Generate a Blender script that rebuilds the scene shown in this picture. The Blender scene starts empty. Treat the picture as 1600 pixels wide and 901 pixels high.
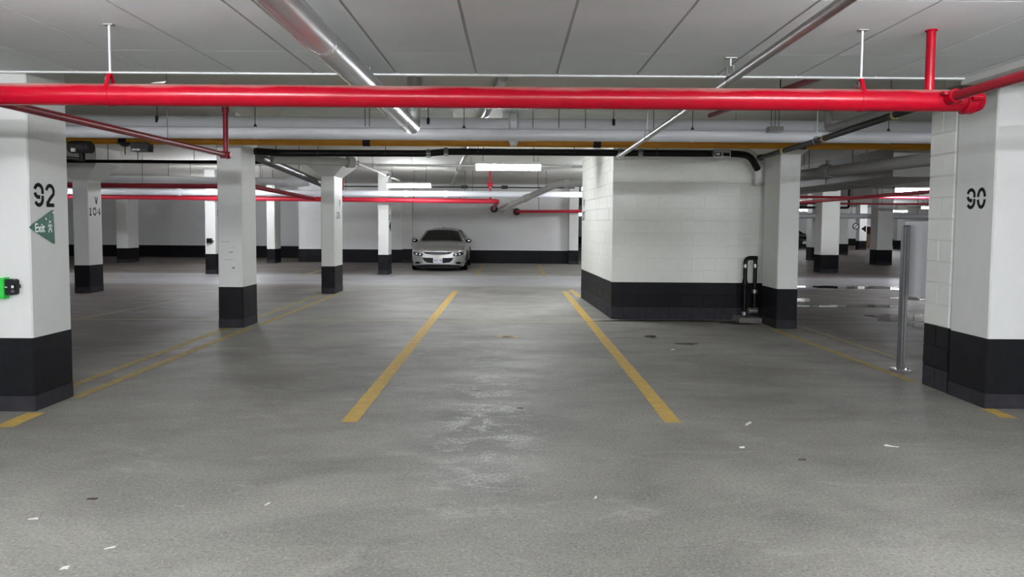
import bpy, math, random
from mathutils import Vector, Matrix
random.seed(7)
S = bpy.context.scene
COL = S.collection

# ------------------------------------------------------------------ camera
cd = bpy.data.cameras.new('camera'); cam = bpy.data.objects.new('camera', cd); COL.objects.link(cam)
cd.sensor_width = 36.0; cd.lens = 24.75; cd.shift_y = -0.0268; cd.clip_end = 200
PITCH = math.radians(3.0); ROLL = 0.0072
fw = Vector((0, math.cos(PITCH), -math.sin(PITCH))); upv = Vector((0, math.sin(PITCH), math.cos(PITCH))); rt = Vector((1, 0, 0))
r2 = rt*math.cos(ROLL) + upv*math.sin(ROLL); u2 = -rt*math.sin(ROLL) + upv*math.cos(ROLL)
m3 = Matrix((r2, u2, -fw)).transposed()
cam.matrix_world = Matrix.Translation((0, 0, 1.6)) @ m3.to_4x4()
S.camera = cam
# ------------------------------------------------------------------ world, exposure
w = bpy.data.worlds.new('world'); S.world = w; w.use_nodes = True
w.node_tree.nodes['Background'].inputs[0].default_value = (0.5, 0.5, 0.5, 1)
w.node_tree.nodes['Background'].inputs[1].default_value = 0.05
S.view_settings.view_transform = 'Standard'; S.view_settings.look = 'None'
S.view_settings.gamma = 1.0; S.view_settings.use_curve_mapping = False
S.view_settings.exposure = 1.27
LAMP = 62.0           # radiance of a fluorescent diffuser
S.cycles.use_denoising = True
S.cycles.diffuse_bounces = 6; S.cycles.max_bounces = 10
S.cycles.sample_clamp_indirect = 6.0

# ------------------------------------------------------------------ materials
def lin(c):
    return tuple((v/255/12.92 if v/255 <= .04045 else ((v/255+.055)/1.055)**2.4) for v in c)
MATS = {}
def mat(name, rgb, rough=.6, metal=0., var=.0, scale=6., bump=0., bscale=60., stretch=(1, 1, 1), spec=.5, dust=None):
    m = bpy.data.materials.new(name); m.use_nodes = True; nt = m.node_tree; N = nt.nodes; L = nt.links
    b = N['Principled BSDF']; c = lin(rgb)
    b.inputs['Base Color'].default_value = (*c, 1); b.inputs['Roughness'].default_value = rough
    b.inputs['Metallic'].default_value = metal; b.inputs['Specular IOR Level'].default_value = spec
    tc = N.new('ShaderNodeTexCoord'); mp = N.new('ShaderNodeMapping'); mp.inputs['Scale'].default_value = stretch
    L.new(tc.outputs['Object'], mp.inputs['Vector'])
    if var > 0:
        n = N.new('ShaderNodeTexNoise'); n.inputs['Scale'].default_value = scale; n.inputs['Detail'].default_value = 6; n.inputs['Roughness'].default_value = .65
        L.new(mp.outputs['Vector'], n.inputs['Vector'])
        r = N.new('ShaderNodeValToRGB'); r.color_ramp.elements[0].position = .3; r.color_ramp.elements[1].position = .7
        r.color_ramp.elements[0].color = (*[max(0, v*(1-var)) for v in c], 1); r.color_ramp.elements[1].color = (*[min(1, v*(1+var)) for v in c], 1)
        L.new(n.outputs['Fac'], r.inputs['Fac']); src = r.outputs['Color']
        if dust:   # dust settled on upward-facing surfaces
            g = N.new('ShaderNodeNewGeometry'); sx = N.new('ShaderNodeSeparateXYZ'); L.new(g.outputs['Normal'], sx.inputs[0])
            n2 = N.new('ShaderNodeTexNoise'); n2.inputs['Scale'].default_value = 2.2; n2.inputs['Detail'].default_value = 5
            mp2 = N.new('ShaderNodeMapping'); mp2.inputs['Scale'].default_value = (1, 3, 3); L.new(tc.outputs['Object'], mp2.inputs['Vector']); L.new(mp2.outputs['Vector'], n2.inputs['Vector'])
            ad = N.new('ShaderNodeMath'); ad.operation = 'MULTIPLY_ADD'; L.new(n2.outputs['Fac'], ad.inputs[0]); ad.inputs[1].default_value = .9; L.new(sx.outputs['Z'], ad.inputs[2])
            mr = N.new('ShaderNodeMapRange'); L.new(ad.outputs[0], mr.inputs['Value']); mr.inputs['From Min'].default_value = 1.02; mr.inputs['From Max'].default_value = 1.5; mr.inputs['To Max'].default_value = .75
            mx = N.new('ShaderNodeMix'); mx.data_type = 'RGBA'; L.new(mr.outputs[0], mx.inputs['Factor']); L.new(src, mx.inputs['A']); mx.inputs['B'].default_value = (*lin(dust), 1)
            src = mx.outputs['Result']
            mr2 = N.new('ShaderNodeMapRange'); L.new(mr.outputs[0], mr2.inputs['Value']); mr2.inputs['To Min'].default_value = rough; mr2.inputs['To Max'].default_value = .8
            L.new(mr2.outputs[0], b.inputs['Roughness'])
        L.new(src, b.inputs['Base Color'])
    if bump > 0:
        n = N.new('ShaderNodeTexNoise'); n.inputs['Scale'].default_value = bscale; n.inputs['Detail'].default_value = 4
        L.new(tc.outputs['Object'], n.inputs['Vector'])
        bp = N.new('ShaderNodeBump'); bp.inputs['Strength'].default_value = bump; bp.inputs['Distance'].default_value = .01
        L.new(n.outputs['Fac'], bp.inputs['Height']); L.new(bp.outputs['Normal'], b.inputs['Normal'])
    MATS[name] = m
    return m
def emis(name, rgb, strength):
    m = bpy.data.materials.new(name); m.use_nodes = True; b = m.node_tree.nodes['Principled BSDF']
    b.inputs['Base Color'].default_value = (.8, .8, .8, 1)
    b.inputs['Emission Color'].default_value = (*lin(rgb), 1); b.inputs['Emission Strength'].default_value = strength
    MATS[name] = m
mat('white_paint', (214, 215, 212), .55, var=.035, scale=3, bump=.06, bscale=30, stretch=(1, 1, .4))
mat('block_paint', (224, 225, 218), .5, var=.03, scale=4, bump=.25, bscale=45)
mat('wall_paint', (222, 222, 222), .6, var=.04, scale=1.2, bump=.08, bscale=20)
mat('slab_paint', (218, 218, 210), .75, var=.05, scale=1.5, bump=.1, bscale=25)
mat('panel_board', (220, 224, 225), .8, var=.03, scale=2.5, bump=.08, bscale=80)
mat('panel_joint', (176, 175, 174), .8)
mat('trim_white', (235, 236, 236), .4)
mat('trim_scuff', (120, 114, 104), .8, var=.2, scale=40)
mat('trim_grey', (200, 199, 196), .6, var=.04)
mat('black_paint', (20, 20, 23), .5, var=.25, scale=8, bump=.08, bscale=40, spec=.15)
mat('black_block', (18, 18, 21), .5, var=.2, scale=8, bump=.2, bscale=45, spec=.15)
mat('charcoal', (44, 43, 48), .65, var=.25, scale=10, bump=.15, bscale=60, spec=.2)
mat('stencil', (14, 13, 16), .7, spec=.15)
mat('red_pipe', (156, 0, 27), .26, var=.08, scale=5, dust=(188, 160, 152), spec=.38)
mat('red_dull', (138, 20, 38), .35, var=.12, scale=6)
mat('red_far', (196, 34, 56), .4, var=.08, scale=6)
mat('white_pipe', (230, 233, 238), .38, var=.04, scale=4, stretch=(.3, 1, 1))
mat('silver_jacket', (196, 197, 198), .3, metal=.6, var=.06, scale=3, bump=.05, bscale=12)
mat('galv', (150, 148, 145), .4, metal=.7, var=.12, scale=12)
mat('grey_pipe', (158, 157, 154), .5, var=.06, scale=5)
mat('dark_pipe', (48, 45, 44), .4, var=.25, scale=8, metal=.2)
mat('black_pipe', (16, 15, 16), .42, var=.2, scale=8, spec=.22)
mat('yellow_pipe', (190, 128, 20), .45, var=.1, scale=6)
mat('rod_steel', (120, 120, 120), .4, metal=.8)
mat('rod_dark', (58, 56, 56), .5, metal=.6)
mat('dark_box', (56, 54, 56), .55, var=.1, spec=.25)
mat('steel_box', (160, 160, 158), .35, metal=.8, var=.1)
mat('line_yellow', (206, 172, 90), .7, var=.16, scale=9, bump=.2, bscale=150)
mat('line_faded', (172, 152, 100), .75, var=.2, scale=9, bump=.2, bscale=150)
mat('line_thin', (176, 166, 120), .75, var=.15, scale=9)
mat('sign_green', (0, 92, 70), .35, var=.08, scale=5, spec=.25)
mat('sign_white', (232, 240, 238), .4)
mat('strap_green', (30, 190, 60), .5, var=.15, scale=30)
mat('plastic_black', (18, 17, 20), .4, spec=.3)
mat('post_steel', (112, 114, 117), .38, metal=.6, var=.12, scale=10, stretch=(1, 1, .2))
mat('panel_grey', (212, 214, 220), .45, var=.03)
mat('car_paint', (178, 177, 176), .28, metal=.7, var=.02)
mat('car_dark', (26, 27, 32), .22, metal=.4)
mat('car_glass', (10, 11, 14), .06, spec=.8)
mat('car_black', (7, 7, 8), .5, spec=.2)
mat('chrome', (225, 225, 225), .12, metal=1.)
mat('lamp_glass', (60, 62, 66), .1, metal=.3)
mat('lamp_bright', (235, 238, 240), .15)
mat('gold', (196, 184, 150), .3, metal=.7)
mat('plate_white', (230, 231, 236), .45)
mat('plate_blue', (70, 80, 120), .5)
mat('rubber', (14, 14, 15), .8, spec=.15)
mat('alloy', (130, 130, 132), .35, metal=.8)
mat('wood_brown', (112, 84, 66), .7, var=.2, scale=4)
mat('card_tan', (186, 156, 128), .8, var=.08, scale=6)
mat('maroon', (88, 36, 36), .6, var=.1)
mat('concrete_pad', (112, 110, 106), .85, var=.15, scale=12, bump=.2)
mat('paper', (225, 224, 218), .8)
mat('leaf_dark', (70, 62, 52), .8)
mat('damp', (62, 57, 50), .5, var=.3, scale=5, spec=.2)
mat('water', (36, 33, 33), .04, spec=.9)
mat('housing', (225, 226, 226), .45)
emis('tube_light', (247, 250, 255), LAMP)
emis('tube_light_high', (247, 250, 255), LAMP*0.85)
emis('tube_light_rear_fill', (247, 250, 255), LAMP*3.9)  # boosted strength for the added fill row behind the camera
emis('exit_glow', (150, 230, 225), 1.2)

# floor: trowelled traffic-coated concrete
def floor_material():
    m = bpy.data.materials.new('floor_concrete'); m.use_nodes = True; nt = m.node_tree; N = nt.nodes; L = nt.links
    b = N['Principled BSDF']; g = N.new('ShaderNodeNewGeometry'); pos = g.outputs['Position']
    def noise(scale, st, det=6, rough=.6, dist=0.):
        mp = N.new('ShaderNodeMapping'); mp.inputs['Scale'].default_value = st; L.new(pos, mp.inputs['Vector'])
        n = N.new('ShaderNodeTexNoise'); n.inputs['Scale'].default_value = scale; n.inputs['Detail'].default_value = det
        n.inputs['Roughness'].default_value = rough; n.inputs['Distortion'].default_value = dist
        L.new(mp.outputs['Vector'], n.inputs['Vector']); return n.outputs['Fac']
    def ramp(f, a, bb, lo=0., hi=1.):
        r = N.new('ShaderNodeMapRange'); r.inputs['From Min'].default_value = a; r.inputs['From Max'].default_value = bb
        r.inputs['To Min'].default_value = lo; r.inputs['To Max'].default_value = hi; L.new(f, r.inputs['Value']); return r.outputs[0]
    def math_(op, a, bb):
        n = N.new('ShaderNodeMath'); n.operation = op
        for i, v in enumerate((a, bb)):
            if isinstance(v, (int, float)): n.inputs[i].default_value = v
            else: L.new(v, n.inputs[i])
        return n.outputs[0]
    def mix(f, a, bb):
        n = N.new('ShaderNodeMix'); n.data_type = 'RGBA'
        if isinstance(f, float): n.inputs['Factor'].default_value = f
        else: L.new(f, n.inputs['Factor'])
        for k, v in (('A', a), ('B', bb)):
            if isinstance(v, tuple): n.inputs[k].default_value = (*lin(v), 1)
            else: L.new(v, n.inputs[k])
        return n.outputs['Result']
    c = mix(ramp(noise(.8, (.8, 1.25, 1), 7, .62, .5), .34, .66), (122, 120, 114), (156, 154, 146))
    c = mix(ramp(noise(1.15, (.75, 1.2, 1), 8, .66, 1.0), .56, .74, 0, .42), c, (94, 93, 94))             # tyre-dark patches
    c = mix(ramp(noise(3.4, (.35, 1.7, 1), 8, .68, 1.4), .56, .74, 0, .28), c, (98, 97, 97))              # drag streaks
    c = mix(ramp(noise(2.1, (.7, 1.4, 1), 9, .72, 1.6), .56, .74, 0, .55), c, (186, 183, 174))           # scuffed pale patches
    c = mix(ramp(noise(48, (1, 1, 1), 4, .75), .50, .66, 0, .55), c, (78, 78, 79))                       # sand grain
    c = mix(ramp(noise(62, (1, 1, 1), 4, .75), .53, .68, 0, .5), c, (206, 203, 196))
    # white efflorescence scraped along the middle of the stall
    sx = N.new('ShaderNodeSeparateXYZ'); L.new(pos, sx.inputs[0])
    dx = math_('MULTIPLY', math_('ADD', sx.outputs['X'], .22), 1.9); dy = math_('MULTIPLY', math_('ADD', sx.outputs['Y'], -6.2), .36)
    rr = math_('SQRT', math_('ADD', math_('MULTIPLY', dx, dx), math_('MULTIPLY', dy, dy)), 0.)
    near = ramp(rr, .25, 1.1, 1, 0)
    sc = math_('MULTIPLY', ramp(noise(3.2, (.8, 1.5, 1), 9, .74, .8), .49, .6), ramp(noise(40, (1, 1, 1), 4, .75), .42, .56))
    c = mix(math_('MULTIPLY', math_('MULTIPLY', sc, near), .75), c, (226, 226, 222))
    sc2 = math_('MULTIPLY', ramp(noise(1.9, (.7, 1.3, 1), 9, .75, 1.), .62, .74), ramp(noise(60, (1, 1, 1), 3, .7), .45, .6))
    c = mix(math_('MULTIPLY', sc2, .6), c, (214, 212, 204))
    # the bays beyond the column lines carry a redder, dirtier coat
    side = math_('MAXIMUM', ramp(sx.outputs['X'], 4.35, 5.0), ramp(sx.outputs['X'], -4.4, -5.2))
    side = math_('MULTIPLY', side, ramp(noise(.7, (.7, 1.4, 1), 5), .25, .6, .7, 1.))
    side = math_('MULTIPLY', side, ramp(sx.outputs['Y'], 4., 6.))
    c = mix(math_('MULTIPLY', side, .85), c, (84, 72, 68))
    aisle = math_('MULTIPLY', ramp(sx.outputs['Y'], 17.6, 18.6), ramp(sx.outputs['Y'], 22.4, 21.4))     # band across the drive lane
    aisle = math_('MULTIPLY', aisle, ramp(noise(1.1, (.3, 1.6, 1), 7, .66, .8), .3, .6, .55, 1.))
    c = mix(math_('MULTIPLY', aisle, .62), c, (176, 178, 184))                                            # lane band mixed paler and bluish
    L.new(c, b.inputs['Base Color'])
    rg = ramp(noise(2.0, (.6, 1.6, 1), 5), .3, .7, .52, .72)
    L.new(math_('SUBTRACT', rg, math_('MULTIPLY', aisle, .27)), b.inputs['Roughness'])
    h = math_('ADD', math_('MULTIPLY', noise(60, (1, 1, 1), 4, .75), .6), math_('MULTIPLY', noise(18, (1, 1, 1), 5), .6))
    bp = N.new('ShaderNodeBump'); bp.inputs['Strength'].default_value = .32; bp.inputs['Distance'].default_value = .006
    L.new(h, bp.inputs['Height']); L.new(bp.outputs['Normal'], b.inputs['Normal'])
    MATS['floor'] = m
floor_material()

# ------------------------------------------------------------------ mesh helpers
def wloc(o):
    v = Vector((0, 0, 0))
    while o is not None: v += o.location; o = o.parent
    return v
def tag(o, label=None, cat=None, group=None, kind=None):
    if label: o['label'] = label
    if cat: o['category'] = cat
    if group: o['group'] = group
    if kind: o['kind'] = kind
    return o
def empty(name, loc, label=None, cat=None, group=None):
    o = bpy.data.objects.new(name, None); COL.objects.link(o); o.location = loc; o.empty_display_size = .1
    return tag(o, label, cat, group)
class MB:
    def __init__(s): s.v = []; s.f = []
    def add(s, vs, fs):
        k = len(s.v); s.v += [Vector(p) for p in vs]; s.f += [tuple(i+k for i in f) for f in fs]; return s
    def box(s, x0, x1, y0, y1, z0, z1):
        return s.add([(x0, y0, z0), (x1, y0, z0), (x1, y1, z0), (x0, y1, z0), (x0, y0, z1), (x1, y0, z1), (x1, y1, z1), (x0, y1, z1)],
                     [(3, 2, 1, 0), (4, 5, 6, 7), (0, 1, 5, 4), (1, 2, 6, 5), (2, 3, 7, 6), (3, 0, 4, 7)])
    def obox(s, c, u, v, n, a, b, d):      # oriented box: centre c, half sizes a,b,d along u,v,n
        c, u, v, n = map(Vector, (c, u, v, n)); P = []
        for k in (-1, 1):
            for i, j in ((-1, -1), (1, -1), (1, 1), (-1, 1)): P.append(c+u*a*i+v*b*j+n*d*k)
        return s.add(P, [(3, 2, 1, 0), (4, 5, 6, 7), (0, 1, 5, 4), (1, 2, 6, 5), (2, 3, 7, 6), (3, 0, 4, 7)])
    def bevbox(s, x0, x1, y0, y1, z0, z1, b):   # box with chamfered vertical edges
        pl = [(x0+b, y0), (x1-b, y0), (x1, y0+b), (x1, y1-b), (x1-b, y1), (x0+b, y1), (x0, y1-b), (x0, y0+b)]
        return s.add([(x, y, z0) for x, y in pl]+[(x, y, z1) for x, y in pl],
                     [tuple(range(7, -1, -1)), tuple(range(8, 16))]+[(i, (i+1) % 8, 8+(i+1) % 8, 8+i) for i in range(8)])
    def frustum(s, a, b, z0, z1):          # rect a (x0,x1,y0,y1) at z0 to rect b at z1
        P = [(a[0], a[2], z0), (a[1], a[2], z0), (a[1], a[3], z0), (a[0], a[3], z0), (b[0], b[2], z1), (b[1], b[2], z1), (b[1], b[3], z1), (b[0], b[3], z1)]
        return s.add(P, [(3, 2, 1, 0), (4, 5, 6, 7), (0, 1, 5, 4), (1, 2, 6, 5), (2, 3, 7, 6), (3, 0, 4, 7)])
    def tube(s, pts, r, seg=16, fillet=0., cap=True):
        pts = [Vector(p) for p in pts]
        if fillet > 0 and len(pts) > 2:
            q = [pts[0]]
            for i in range(1, len(pts)-1):
                a, b, c = pts[i-1], pts[i], pts[i+1]; d0 = (a-b).normalized(); d1 = (c-b).normalized()
                ft = min(fillet, (a-b).length*.48, (c-b).length*.48); p0 = b+d0*ft; p1 = b+d1*ft
                for k in range(7):
                    t = k/6; q.append(p0*(1-t)**2+b*2*t*(1-t)+p1*t*t)
            q.append(pts[-1]); pts = q
        rs = r if isinstance(r, (list, tuple)) else [r]*len(pts)
        t0 = (pts[1]-pts[0]).normalized(); ref = Vector((0, 0, 1)) if abs(t0.z) < .9 else Vector((1, 0, 0))
        n = (ref-t0*ref.dot(t0)).normalized(); base = len(s.v); rings = []
        for i, p in enumerate(pts):
            if i == 0: t = t0
            elif i == len(pts)-1: t = (pts[i]-pts[i-1]).normalized()
            else: t = ((pts[i+1]-pts[i]).normalized()+(pts[i]-pts[i-1]).normalized()).normalized()
            n = (n-t*n.dot(t)).normalized(); bn = t.cross(n)
            ring = []
            for k in range(seg):
                a = 2*math.pi*k/seg; s.v.append(p+(n*math.cos(a)+bn*math.sin(a))*rs[i]); ring.append(len(s.v)-1)
            rings.append(ring)
        for A, B in zip(rings, rings[1:]):
            for k in range(seg): s.f.append((A[k], A[(k+1) % seg], B[(k+1) % seg], B[k]))
        if cap: s.f.append(tuple(reversed(rings[0]))); s.f.append(tuple(rings[-1]))
        return s
    def ring(s, c, ax, R, r, seg=24, sub=8):   # torus
        c, ax = Vector(c), Vector(ax).normalized(); ref = Vector((0, 0, 1)) if abs(ax.z) < .9 else Vector((1, 0, 0))
        n = (ref-ax*ref.dot(ax)).normalized(); b = ax.cross(n); k0 = len(s.v)
        for i in range(seg):
            a = 2*math.pi*i/seg; d = n*math.cos(a)+b*math.sin(a)
            for j in range(sub):
                e = 2*math.pi*j/sub; s.v.append(c+d*(R+r*math.cos(e))+ax*r*math.sin(e))
        for i in range(seg):
            for j in range(sub):
                s.f.append((k0+i*sub+j, k0+((i+1) % seg)*sub+j, k0+((i+1) % seg)*sub+(j+1) % sub, k0+i*sub+(j+1) % sub))
        return s
    def prism(s, poly, o, u, v, n, th):        # flat polygon (2D) in plane o,u,v extruded by th along n
        o, u, v, n = map(Vector, (o, u, v, n)); k = len(poly)
        P = [o+u*a+v*b for a, b in poly]+[o+u*a+v*b+n*th for a, b in poly]
        return s.add(P, [tuple(range(k-1, -1, -1)), tuple(range(k, 2*k))]+[(i, (i+1) % k, k+(i+1) % k, k+i) for i in range(k)])
    def ribbon(s, path, wd, o, u, v, n, th=.0015):   # stroke of width wd along a 2D path
        o, u, v, n = map(Vector, (o, u, v, n)); L_ = []; R_ = []
        for i, p in enumerate(path):
            a = path[max(0, i-1)]; b = path[min(len(path)-1, i+1)]; dx, dy = b[0]-a[0], b[1]-a[1]; l = math.hypot(dx, dy) or 1
            nx, ny = -dy/l*wd/2, dx/l*wd/2; L_.append((p[0]+nx, p[1]+ny)); R_.append((p[0]-nx, p[1]-ny))
        k = len(path); P = [o+u*a+v*b+n*th for a, b in L_]+[o+u*a+v*b+n*th for a, b in R_]
        return s.add(P, [(k+i, k+i+1, i+1, i) for i in range(k-1)])
    def build(s, name, material, parent=None, smooth=True, origin=None):
        me = bpy.data.meshes.new(name)
        if parent is not None: off = wloc(parent); loc = Vector((0, 0, 0))
        else:
            if origin is None:
                xs = [p.x for p in s.v]; ys = [p.y for p in s.v]; zs = [p.z for p in s.v]
                origin = Vector(((min(xs)+max(xs))/2, (min(ys)+max(ys))/2, min(zs)))
            off = Vector(origin); loc = off
        me.from_pydata([tuple(p-off) for p in s.v], [], s.f)
        me.materials.append(MATS[material] if isinstance(material, str) else material)
        if smooth: me.shade_smooth(); me.set_sharp_from_angle(angle=math.radians(35))
        me.update()
        o = bpy.data.objects.new(name, me); COL.objects.link(o); o.location = loc
        if parent is not None: o.parent = parent
        return o
def struct(name, mb, material, parent=None, label=None, cat=None):
    o = mb.build(name, material, parent)
    if parent is None: tag(o, label, cat, kind='structure')
    return o
X1, Y1, Z1 = Vector((1, 0, 0)), Vector((0, 1, 0)), Vector((0, 0, 1))
def inst(name, me, parent, loc, rot=0.):
    o = bpy.data.objects.new(name, me); COL.objects.link(o); o.parent = parent; o.location = Vector(loc)-wloc(parent); o.rotation_euler.z = rot; return o

# ------------------------------------------------------------------ lettering
def arc(cx, cy, rx, ry, a0, a1, n=12):
    return [(cx+rx*math.cos(math.radians(a0+(a1-a0)*i/n)), cy+ry*math.sin(math.radians(a0+(a1-a0)*i/n))) for i in range(n+1)]
GL = {   # strokes in a cell .6 wide, 1 high
 '9': [arc(.3, .68, .26, .28, 165, 5)+[(.56, .55)], [(.05, .60)]+arc(.3, .64, .25, .24, 205, 262, 6)+[(.40, .41)], [(.56, .48)]+arc(.3, .34, .26, .30, 0, -150, 12)],
 '0': [arc(.3, .5, .25, .46, 8, 172), arc(.3, .5, .25, .46, 188, 352)],
 '2': [arc(.3, .68, .25, .28, 170, -25, 12)+[(.3, .36), (.08, .12)], [(.02, .05), (.58, .05)]],
 '1': [[(.14, .80), (.32, .96), (.32, .04)], [(.12, .04), (.52, .04)]],
 '4': [[(.44, .02), (.44, .97), (.05, .32), (.34, .32)], [(.44, .32), (.6, .32)]],
 '6': [[(.5, .9)]+arc(.3, .6, .25, .36, 70, 180, 9)+[(.05, .4)], arc(.3, .3, .25, .26, 170, -170, 16)],
 '7': [[(.04, .94), (.56, .94), (.24, .03)]],
 '5': [[(.54, .94), (.1, .94), (.08, .56)], arc(.28, .33, .26, .28, 110, -150, 12)],
 'V': [[(.04, .97), (.28, .04)], [(.32, .04), (.56, .97)]],
}
def stencil(text, o, u, v, n, h, wd, parent, name='stencil_number', wscale=1., material='stencil'):
    m = MB(); o, u, v = Vector(o), Vector(u), Vector(v); x = 0
    for ch in text:
        for st in GL.get(ch, []): m.ribbon([((x+a*wscale)*h, b*h) for a, b in st], wd, o, u, v, n)
        x += .78*wscale
    return m.build(name, material, parent, smooth=False)

# ------------------------------------------------------------------ the shell
SLAB = 3.2; PAN = 2.81
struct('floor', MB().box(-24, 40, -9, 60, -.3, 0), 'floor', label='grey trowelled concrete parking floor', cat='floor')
slab = struct('ceiling', MB().box(-24, 40, 5.8, 60, SLAB, SLAB+.3), 'slab_paint', label='painted concrete slab ceiling over the far bays', cat='ceiling')
low = struct('ceiling', MB().box(-24, 40, -9, 5.8, PAN+.006, SLAB+.3), 'panel_joint', label='lower ceiling of insulation boards above the near aisle', cat='ceiling')
# 2 ft x 4 ft boards, each its own piece
PW, PL = .647, 1.215
bm_full = MB().box(.009, PW-.009, .004, PL-.004, 0, .01); bm_cut = MB().box(.009, PW-.009, .004, .74-.004, 0, .01)
me_full = bm_full.build('ceiling_panel', 'panel_board', low); me_cut = bm_cut.build('ceiling_panel', 'panel_board', low)
mf, mc = me_full.data, me_cut.data
for me in (mf, mc):
    for vv in me.vertices: vv.co += wloc(low)
bpy.data.objects.remove(me_full); bpy.data.objects.remove(me_cut)
for i in range(-11, 6):
    x = -.30+PW*i
    if x+PW > 3.64: continue
    inst('ceiling_panel', mc, low, (x, 5.055, PAN))
    for j in range(4): inst('ceiling_panel', mf, low, (x, 5.055-PL*(j+1), PAN))
MB().box(-24, -.30-PW*11-.01, -9, 5.79, PAN, PAN+.02).build('board_field', 'panel_board', low)
MB().box(-.30-PW*11, 3.58, -9, 5.055-PL*4, PAN, PAN+.02).build('board_field', 'panel_board', low)
MB().box(3.60, 40, -9, 5.79, PAN, PAN+.02).build('board_field', 'panel_board', low)
struct('trim_1', MB().box(-24, 3.66, 5.775, 5.82, PAN-.012, PAN+.04), 'trim_white', label='white edge channel closing the board ceiling', cat='trim')
struct('trim_2', MB().box(3.66, 3.80, -3, 5.82, PAN-.05, PAN+.0), 'trim_grey', label='pale grey casing strip along the ceiling by column 90', cat='trim')
struct('trim_3', MB().box(-3.3, -.85, 10.1, 11.9, 3.09, SLAB), 'slab_paint', label='cream dropped slab panel above the twin white pipes, left of the slim silver pipe', cat='trim')
struct('trim_4', MB().box(-.15, 2.25, 10.1, 11.9, 3.09, SLAB), 'slab_paint', label='cream dropped slab panel above the twin white pipes, right of the slim silver pipe', cat='trim')
# outer walls
def wall(name, box, label):
    o = struct(name, MB().box(*box), 'wall_paint', label=label, cat='wall'); return o
wall('wall_back', (-8.4, 2.62, 28.7, 29.0, 0, SLAB), 'grey painted wall behind the silver car')
wall('wall_recess', (-24, -8.4, 32, 32.3, 0, SLAB), 'shaded recessed wall beyond the left bays')
wall('wall_return', (-8.7, -8.4, 28.7, 32, 0, SLAB), 'short return wall where the back wall steps away')
wall('wall_left', (-24.3, -24, -9, 32.3, 0, SLAB), 'outer wall at the far left of the garage')
wall('wall_right', (40, 40.3, -9, 60, 0, SLAB), 'outer wall at the far right of the garage')
wall('wall_far', (2.3, 40, 59, 59.3, 0, SLAB), 'distant wall at the end of the right-hand bays')
wall('wall_far_side', (2.3, 2.6, 29.0, 59, 0, SLAB), 'side wall running away behind the block shaft')
wall('wall_front', (-24, 40, -9.3, -9, 0, SLAB), 'wall behind the camera')
def base(name, box, label): struct(name, MB().box(*box), 'black_paint', label=label, cat='baseboard')
base('baseboard_back', (-8.72, 2.64, 28.69, 28.7, 0, .53), 'black painted band along the wall behind the silver car')
base('baseboard_recess', (-24, -8.71, 31.99, 32, 0, .53), 'black painted band along the recessed left wall')
base('baseboard_return', (-8.71, -8.40, 28.68, 32, 0, .53), 'black painted band on the short return wall')
base('baseboard_far', (2.6, 40, 58.99, 59, 0, .6), 'black painted band on the distant right wall')

# ------------------------------------------------------------------ columns
def column(label, x0, x1, y0, y1, cap=None, top=SLAB, black=.62, kerb=.13, neck=2.66, flare=.27, group='painted concrete columns', thick=True):
    t = empty('column', ((x0+x1)/2, (y0+y1)/2, 0), label, 'column', group)
    MB().bevbox(x0, x1, y0, y1, black, neck if cap else top, .012).build('shaft', 'white_paint', t)
    MB().bevbox(x0-.003, x1+.003, y0-.003, y1+.003, kerb, black, .012).build('black_base', 'black_paint', t)
    MB().bevbox(x0-.006, x1+.006, y0-.006, y1+.006, 0, kerb, .012).build('kerb_coat', 'charcoal', t)
    if cap:
        fx, fy = cap
        MB().frustum((x0, x1, y0, y1), (x0-fx, x1+fx, y0-fy, y1+fy), neck, neck+flare).box(x0-fx, x1+fx, y0-fy, y1+fy, neck+flare, top).build('capital', 'white_paint', t)
    return t
c92 = column('white column stencilled 92 with the green exit sign, nearest on the left', -4.36, -4.0, 5.84, 6.36)
stencil('92', (-4.0, 5.905, 1.725), Y1, Z1, X1, .185, .033, c92, wscale=1.02)
c90 = column('white column stencilled 90 with a block wing, nearest on the right', 4.2, 4.56, 6.16, 6.70)
stencil('90', (4.2, 6.525, 1.775), -Y1, Z1, -X1, .175, .032, c90, wscale=1.05)
cB = column('scuffed white column between the double yellow lines, second along the left row', -4.44, -4.07, 10.62, 11.2, cap=(.02, .25), neck=2.72)
for y, z, l, h in ((10.616, 1.30, .10, .006), (10.616, 1.14, .06, .012), (10.616, 1.03, .13, .005), (10.616, .90, .04, .02), (10.616, 1.22, .05, .004)):
    x = -4.40+.09*(z*7 % 2.2)
    MB().box(x, x+l, y, y+.004, z, z+h).build('scuff_mark', 'trim_scuff', cB)
cC = column('white column stencilled V 106 with a flared head, third along the left row', -4.30, -4.0, 15.85, 16.6, cap=(.30, .22), neck=2.64)
stencil('106', (-4.0, 16.02, 1.70), Y1, Z1, X1, .15, .026, cC); stencil('V', (-4.0, 16.3, 1.98), Y1, Z1, X1, .16, .026, cC, 'stencil_letter')
cV = column('white column stencilled V 104 with a flared head, left bay', -9.72, -9.38, 15.6, 16.12, cap=(.32, .2), neck=2.5, flare=.36)
stencil('104', (-9.38, 15.62, 1.73), Y1, Z1, X1, .17, .03, cV, wscale=1.2); stencil('V', (-9.38, 15.86, 1.98), Y1, Z1, X1, .17, .03, cV, 'stencil_letter')
c5 = column('white column with a small black socket box, partly behind the scuffed column', -9.42, -9.1, 21.6, 22.2)
stencil('11', (-9.1, 21.72, 1.80), Y1, Z1, X1, .17, .03, c5, wscale=1.1); stencil('V', (-9.1, 21.8, 2.05), Y1, Z1, X1, .17, .03, c5, 'stencil_letter')
c6 = column('white column in front of the back wall, left of the silver car', -4.16, -3.84, 21.85, 22.4)
MB().box(-4.163, -3.837, 21.847, 22.403, 2.02, 2.18).build('grey_band', 'trim_grey', c6)
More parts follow.
